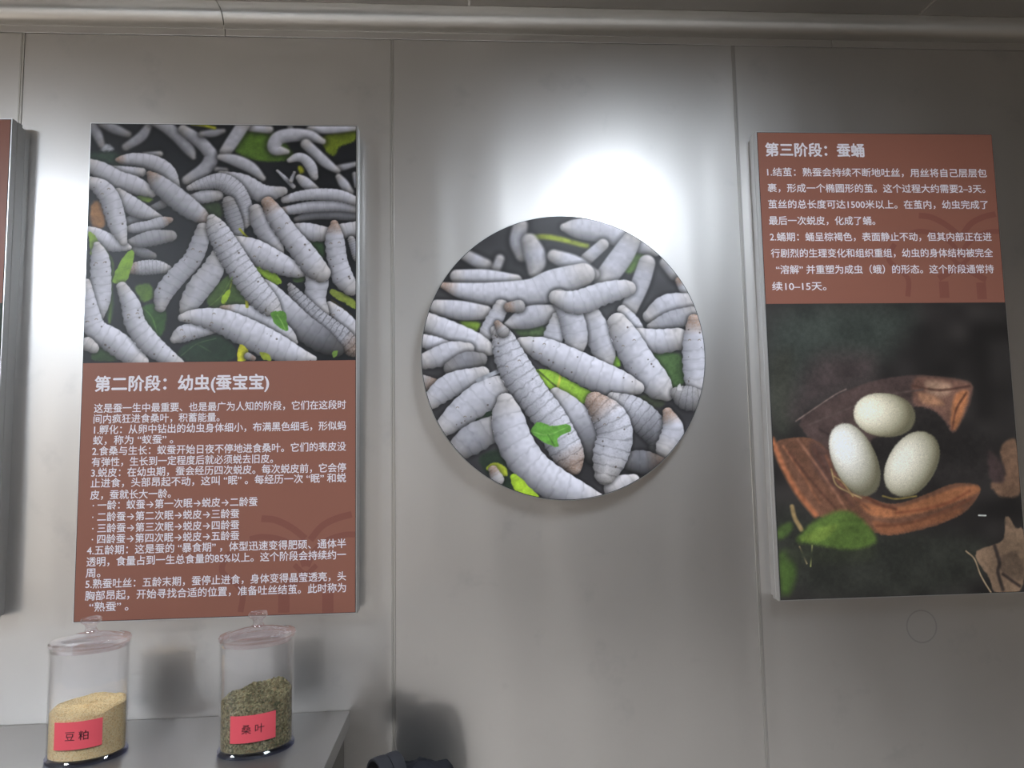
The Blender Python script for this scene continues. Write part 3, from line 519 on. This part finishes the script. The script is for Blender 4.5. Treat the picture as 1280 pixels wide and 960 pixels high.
def strokes(name, items, du, dv, clip, parent, lift):
    """the faint mark behind the text, as flat bent strokes"""
    bm = bmesh.new()
    for n, it in enumerate(items):
        q = spline([(x, y, it['r']) for x, y in it['l']], 8)
        tg = np.gradient(q[:, :2], axis=0); tg /= np.linalg.norm(tg, axis=1)[:, None]
        row = []
        for (x, y, r), (tx, ty) in zip(q, tg):
            pts = []
            for s in (-1, 1):
                u = min(max(x - ty * r * s + du, clip[0]), clip[1]); v = min(max(y + tx * r * s + dv, clip[2]), clip[3])
                pts.append(bm.verts.new((u / 1000, -lift - n * 1.2e-5, v / 1000)))
            row.append(pts)
        for a, b in zip(row, row[1:]): bm.faces.new((a[0], a[1], b[1], b[0]))
    bmesh.ops.dissolve_degenerate(bm, dist=1e-6, edges=bm.edges)
    return obj(name, bm, M_MARK, parent)

# ---------------------------------------------------------------- the display panels
DP = .045                                                  # depth of a panel
PW, PH = .5606, 1.0365
def panel_shell(name, x, z, label):
    t = empty(name, (x, D - DP, H + z))
    tag(t, label, 'display panel', 'display panels on the steel wall')
    bm = bmesh.new()
    w, h = PW, PH
    def ring(i, y): return [(i, y, i), (w - i, y, i), (w - i, y, h - i), (i, y, h - i)]
    loft(bm, [ring(.0035, DP), ring(.0035, .030), ring(0, .030), ring(0, .0165), ring(.0014, .0158), ring(.0014, .0142), ring(0, .0135), ring(0, .0005), ring(.0004, 0), ring(.0022, 0), ring(.0022, .0012)])
    obj('frame', bm, M_ALU, t)
    boxo('gasket', (.0022, w - .0022, -.0002, .001, .0022, h - .0022), M_GASKET, t)
    return t
IN = .0034
def sheet(name, t, z0, z1, material, lift):
    bm = bmesh.new()
    vs = [bm.verts.new(p) for p in ((IN, -lift, z0), (PW - IN, -lift, z0), (PW - IN, -lift, z1), (IN, -lift, z1))]
    bm.faces.new(vs)
    return obj(name, bm, material, t)

larva = panel_shell('display_panel', -.8068, -.3579, 'silkworm larva panel with picture of white larvae above brown text, over the two jars')
SPLIT = .5221
sheet('caption_board', larva, IN, SPLIT, M_BROWN, .0006)
picture('printed_picture', Print(IN * 1000, SPLIT * 1000, (PW - IN) * 1000, (PH - IN) * 1000, 1.1, (27, 28, 32), 3).draw(LARVAE_ART, .54), larva, .0006)
strokes('emblem', EMBLEM, 0, 0, (4, 557, 4, 515), larva, .00065)
lettering('heading_text', HEAD_LARVA, 34, .028, .0009, M_TEXT, larva)
lettering('body_text', TEXT_LARVA, 20.2, .012, .0009, M_TEXT, larva)

pupa = panel_shell('display_panel', .6419, -.3625, 'silkworm pupa panel with brown text above a picture of three cocoons on a leaf')
SPLIT3 = .6413
sheet('caption_board', pupa, SPLIT3, PH - IN, M_BROWN, .0006)
picture('printed_picture', Print(IN * 1000, IN * 1000, (PW - IN) * 1000, SPLIT3 * 1000, 1.1, (50, 46, 44), 5).draw(COCOON_ART, .78), pupa, .0006)
strokes('emblem', EMBLEM, 2, 645, (4, 557, SPLIT3 * 1000 + 1, 1030), pupa, .00065)
lettering('heading_text', HEAD_PUPA, 33.5, .028, .0009, M_TEXT, pupa)
lettering('body_text', TEXT_PUPA, 21.5, .012, .0009, M_TEXT, pupa)

first = panel_shell('display_panel', -.9652 - PW, -.3505, 'cut-off brown panel at the far left edge with its grey side showing')
sheet('caption_board', first, SPLIT3, PH - IN, M_BROWN, .0006)
SEEDS = []
_r = np.random.default_rng(8)
for i in range(60):
    x, y = _r.uniform(10, 550), _r.uniform(10, 630); s = _r.uniform(12, 30)
    SEEDS.append(dict(p=[[x - s, y], [x, y + s * 2], [x + s, y + s], [x + s * .6, y - s * 2]], c=(50 + int(_r.uniform(0, 50)), 80 + int(_r.uniform(0, 50)), 50), b=6))
picture('printed_picture', Print(IN * 1000, IN * 1000, (PW - IN) * 1000, SPLIT3 * 1000, 4, (40, 56, 36), 9).draw(SEEDS, .8), first, .0006)

RR = .3090
rnd = empty('round_picture', (.1959, D - DP, H + .1688))
tag(rnd, 'round picture of white silkworm larvae heaped on green leaves, alone on the middle steel sheet', 'picture')
bm = bmesh.new()
def circ(r, y, n=180): return [(r * math.cos(2 * PI * i / n), y, r * math.sin(2 * PI * i / n)) for i in range(n)]
loft(bm, [circ(RR - .0035, DP), circ(RR - .0035, .030), circ(RR, .030), circ(RR, .0005), circ(RR - .0004, 0), circ(RR - .0016, 0), circ(RR - .0016, .0012)])
obj('frame', bm, M_ALUGREY, rnd, .5)
bm = bmesh.new(); loft(bm, [circ(RR - .0016, .001), circ(RR - .0016, -.0002)])
obj('gasket', bm, M_GASKET, rnd)
pr = Print(0, 0, 618, 618, 1.1, (58, 56, 58), 4).draw(ROUND_ART, .66)
sh = picture('printed_picture', pr, rnd, .0006, (309, 309, 306.2))
sh.location = (-.309, 0, -.309)

# the pale ring a suction cup left on the sheet, under the cocoon panel
bm = bmesh.new()
def cup(r, y): return [(.9838 + r * math.cos(2 * PI * i / 64), y, H - .4396 + r * 1.02 * math.sin(2 * PI * i / 64)) for i in range(64)]
loft(bm, [cup(.0325, D - .0002), cup(.0355, D - .0002)], cap0=False, cap1=False)
obj('ring_stain', bm, M_STAIN, wall)

# ---------------------------------------------------------------- steel counter
CT = H - .566
counter = empty('steel_counter', (-.268, D, 0))
tag(counter, 'satin steel counter carrying the two acrylic jars, lower left of the wall', 'counter')
boxo('worktop', (-2.3, 0, -.72, -.0015, CT - .032, CT), M_COUNTER, counter, .0012)
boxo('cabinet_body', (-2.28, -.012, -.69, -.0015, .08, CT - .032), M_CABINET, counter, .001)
boxo('plinth', (-2.26, -.03, -.64, -.01, 0, .08), M_BLACK, counter)
for k in range(3):
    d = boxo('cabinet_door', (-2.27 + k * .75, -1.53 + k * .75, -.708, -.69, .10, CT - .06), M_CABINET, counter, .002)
    boxo('door_handle', (-2.17 + k * .75, -1.63 + k * .75, -.735, -.722, CT - .13, CT - .115), M_ALU, d, .003)

# ---------------------------------------------------------------- acrylic jars
JA, JB = .0645, .0425
def curved(co, s0, z0, off):
    """flat (u, v) metres wrapped on the jar's front"""
    out = []
    for u, v in co:
        x = s0 + u
        c = max(-1, min(1, x / JA)); y = -JB * math.sqrt(max(0, 1 - c * c))
        n = Vector((x / JA ** 2, y / JB ** 2, 0)).normalized()
        out.append((x + n.x * off, y + n.y * off, z0 + v))
    return out
def make_jar(loc, rz, label, words, lab_s, lab_z, glyph):
    t = empty('acrylic_jar', loc, rz)
    tag(t, label, 'jar', 'labelled acrylic jars on the steel counter')
    bm = bmesh.new()                                         # thick foot
    loft(bm, [oval(JA + .0008, JB + .0008, 0), oval(JA + .0022, JB + .0022, .0012), oval(JA + .0022, JB + .0022, .0062), oval(JA + .0006, JB + .0006, .0085), oval(JA - .004, JB - .004, .0085)])
    obj('jar_base', bm, M_BASE, t, .5)
    bm = bmesh.new(); W = .0026; ZT = .1985
    loft(bm, [oval(JA, JB, .0088), oval(JA, JB, ZT - .0006), oval(JA - .0006, JB - .0006, ZT), oval(JA - W + .0006, JB - W + .0006, ZT), oval(JA - W, JB - W, ZT - .0006), oval(JA - W, JB - W, .0088)], cap0=False, cap1=False)
    obj('jar_body', bm, M_CLEAR, t, .6)
    bm = bmesh.new()                                         # stepped lid with a raised inner dome
    loft(bm, [oval(JA - .0065, JB - .0065, .189), oval(JA - .0045, JB - .0045, .1890), oval(JA - .0045, JB - .0045, .199), oval(JA + .001, JB + .001, .1990), oval(JA + .0032, JB + .0032, .2003), oval(JA + .0032, JB + .0032, .2052),
              oval(JA + .0012, JB + .0012, .2078), oval(JA - .004, JB - .004, .2085), oval(JA - .010, JB - .008, .2092), oval(JA - .013, JB - .011, .2112), oval(JA - .026, JB - .018, .2140),
              oval(.030, .0145, .2165), oval(.014, .0095, .2182), oval(.0085, .0085, .2186)])
    lid = obj('lid', bm, M_LID, t, .5)
    bm = bmesh.new()
    loft(bm, [oval(r, r, z, 40) for r, z in ((.0105, .2187), (.0112, .2205), (.0095, .2235), (.0088, .2285), (.0104, .2330), (.0150, .2358), (.0168, .2385), (.0168, .2425), (.0150, .2448), (.0095, .2456), (.0085, .2446), (.002, .2442))])
    obj('knob', bm, M_LID, lid, .6)
    bm = bmesh.new()  # strongly reflecting ring added to give the body top its white highlight
    loft(bm, [oval(JA + .0006, JB + .0006, .1905), oval(JA + .0011, JB + .0011, .1915), oval(JA + .0011, JB + .0011, .1972), oval(JA + .0004, JB + .0004, .1982)], cap0=False, cap1=False)
    obj('rim_highlight', bm, M_RIM_HIGHLIGHT, t, .6)
    # paper label round the front
    w, h = .076, .047
    nu = 24
    bm = bmesh.new(); rows = []
    for v in (0, h):
        rows.append([bm.verts.new(p) for p in curved([(w * i / nu, v + .0012 * i / nu) for i in range(nu + 1)], lab_s, lab_z, .0005)])
    for i in range(nu): bm.faces.new((rows[0][i], rows[0][i + 1], rows[1][i + 1], rows[1][i]))
    pl = obj('paper_label', bm, M_PAPER, t, 3)
    co, fs = text_mesh(words, .0)
    co = co[:, :2]; xa, xb = co[:, 0].min(), co[:, 0].max()
    em = glyph; uv = [((x - (xa + xb) / 2) * em + w * .5, (y - .36) * em + h * .5) for x, y in co]
    me = bpy.data.meshes.new('lettering'); me.from_pydata(curved(uv, lab_s, lab_z, .0009), [], fs); me.update()
    link('lettering', me, M_INK, pl)
    return t

def filling(name, loc, rz, z0, top, material, rough, label, cat, flakes=0, seed=1):
    """a heap of loose matter that fills the jar up to an uneven surface"""
    rng = np.random.default_rng(seed)
    a, b = JA - .0032, JB - .0032
    bm = bmesh.new(); n = 120; rings = []
    for k in range(13):
        f = k / 12
        rr = []
        for i, (x, y, _) in enumerate(oval(a, b, 0, n)):
            rr.append((x, y, z0 + (top(x, y) + rng.uniform(-1, 1) * rough - z0) * f if k == 12 else z0 + (top(x, y) - z0) * f))
        rings.append(rr)
    for k in range(1, 15):
        f = 1 - k / 15
        rings.append([(x * f, y * f, top(x * f, y * f) + rng.uniform(-1, 1) * rough) for x, y, _ in oval(a, b, 0, n)])
    R = loft(bm, rings)
    for _ in range(flakes):                                  # leaf crumbs lying on top and pressed to the wall
        th = rng.uniform(0, 2 * PI); f = math.sqrt(rng.uniform(0, 1)) * .87
        x, y = a * f * math.cos(th), b * f * math.sin(th); z = top(x, y) + rng.uniform(0, .003)
        s = rng.uniform(.0012, .0032)
        rot = Matrix.Rotation(rng.uniform(0, 6.28), 3, 'Z') @ Matrix.Rotation(rng.uniform(-.9, .9), 3, 'X')
        vs = [bm.verts.new(Vector((x, y, z)) + rot @ Vector((u * s, v * s * .7, w_ * s))) for u, v, w_ in ((-1, -.5, 0), (.2, -.8, .1), (1, 0, -.1), (.3, .9, .15), (-.8, .5, -.1))]
        c = bm.verts.new(Vector((x, y, z)) + rot @ Vector((0, 0, .35 * s)))
        for i in range(5): bm.faces.new((vs[i], vs[(i + 1) % 5], c))
        bm.faces.new(vs[::-1])
    o = obj(name, bm, material, None, None)
    o.location = loc; o.rotation_euler = (0, 0, rz)
    return tag(o, label, cat, None, 'stuff')

J1 = (-.7122, D - 1.4 + 1.2528, CT); R1 = math.radians(10)
J2 = (-.4102, D - 1.4 + 1.2518, CT); R2 = math.radians(15)
make_jar(J1, R1, 'clear oval lidded jar with pale soybean meal and red paper label, left on counter', '豆 粕', -.040, .0295, .0172)
make_jar(J2, R2, 'clear oval lidded jar with dark green leaf crumbs and red paper label', '桑 叶', -.042, .0285, .0172)
def wob(x, y, s): return .0012 * math.sin(x * 130 + s) + .001 * math.sin(y * 170 + 2 * s + x * 60)
filling('soybean_meal', J1, R1, .0092, lambda x, y: .0885 + .05 * x + .16 * y + wob(x, y, 1), M_MEAL, .0006, 'pale yellow soybean meal heaped inside the left jar', 'meal', 0, 2)
filling('mulberry_leaf_crumbs', J2, R2, .0092, lambda x, y: .0965 + .13 * x + .22 * y + 2 * wob(x, y, 3), M_LEAFBITS, .0016, 'brownish green crumbled mulberry leaves inside the right jar', 'dried leaves', 420, 3)

# ---------------------------------------------------------------- dark bag beside the counter
bag = empty('bag', (-.11, 1.27, .013))
tag(bag, 'dark grey bag with a looped wide strap, at the bottom edge right of the counter', 'bag')
bm = bmesh.new()
rng = np.random.default_rng(5)
prof = [(0, .082, .052), (.02, .092, .060), (.2, .095, .064), (.45, .090, .062), (.65, .082, .055), (.75, .074, .046), (.790, .066, .036), (.812, .058, .026), (.822, .046, .014), (.824, .02, .005)]
rings = []
for z, a, b in prof:
    r = oval(a, b, z, 64, 2.6)
    r = [(x + .003 * math.sin(19 * y * 9 + z * 33) + .002 * math.sin(x * 210 + z * 60), y + .003 * math.sin(x * 120 + z * 41), zz + (.0025 * math.sin(x * 120 + 1) + .0015 * math.sin(x * 290 + y * 90) if z > .7 else 0)) for x, y, zz in r]
    rings.append(r)
loft(bm, rings)
obj('bag_body', bm, M_BAG, bag, 3)
# the strap bent into an open loop, its mouth turned to the camera's left
ax = Vector((-.80, -.60, .0)).normalized(); sd = Vector((.60, -.80, 0)); up = Vector((0, 0, 1))
def band(name, c, l0, l1, ro, ri, material, sq=1.0):
    bm = bmesh.new(); n = 40; rings = []
    for i in range(n + 1):
        t = -.35 + (PI + .7) * i / n
        d = sd * math.cos(t) * sq + up * math.sin(t)
        rings.append([c + ax * l0 + d * ri, c + ax * l0 + d * ro, c + ax * (l0 + l1) / 2 + d * (ro + .001), c + ax * l1 + d * ro, c + ax * l1 + d * ri])
    loft(bm, rings)
    return obj(name, bm, material, bag, .9)
SC_ = Vector((-.058, -.015, .806))
band('strap', SC_, -.020, .004, .040, .0365, M_STRAP, .85)
band('strap', SC_, .0055, .030, .041, .0372, M_STRAP, .85)
bm = bmesh.new()  # black plug fills the loop so that its opening looks dark
cc = SC_ + ax * .018
loft(bm, [[cc + ax * o + (sd * math.cos(2 * PI * i / 40) * .85 + up * math.sin(2 * PI * i / 40)) * r for i in range(40)] for o, r in ((-.036, .0362), (-.018, .0362), (-.018, .001))], cap0=True, cap1=False)
obj('loop_dark_plug', bm, M_BLACK, bag, .6)
bm = bmesh.new()
for i in range(25):
    pass
rings = []
for i in range(28):
    t = 2 * PI * i / 28
    c = Vector((-.018, -.052, .826)); d = Vector((math.cos(t), .25 * math.sin(t), math.sin(t)))
    o_ = Vector((0, 1, 0))
    rings.append([c + d * (.0085 + .0022 * math.cos(u)) + o_ * .0022 * math.sin(u) for u in [k * PI / 4 for k in range(8)]])
rings.append(rings[0])
loft(bm, rings, cap0=False, cap1=False)
bmesh.ops.remove_doubles(bm, verts=bm.verts, dist=1e-6)
obj('buckle_ring', bm, M_BLACK, bag, 3)
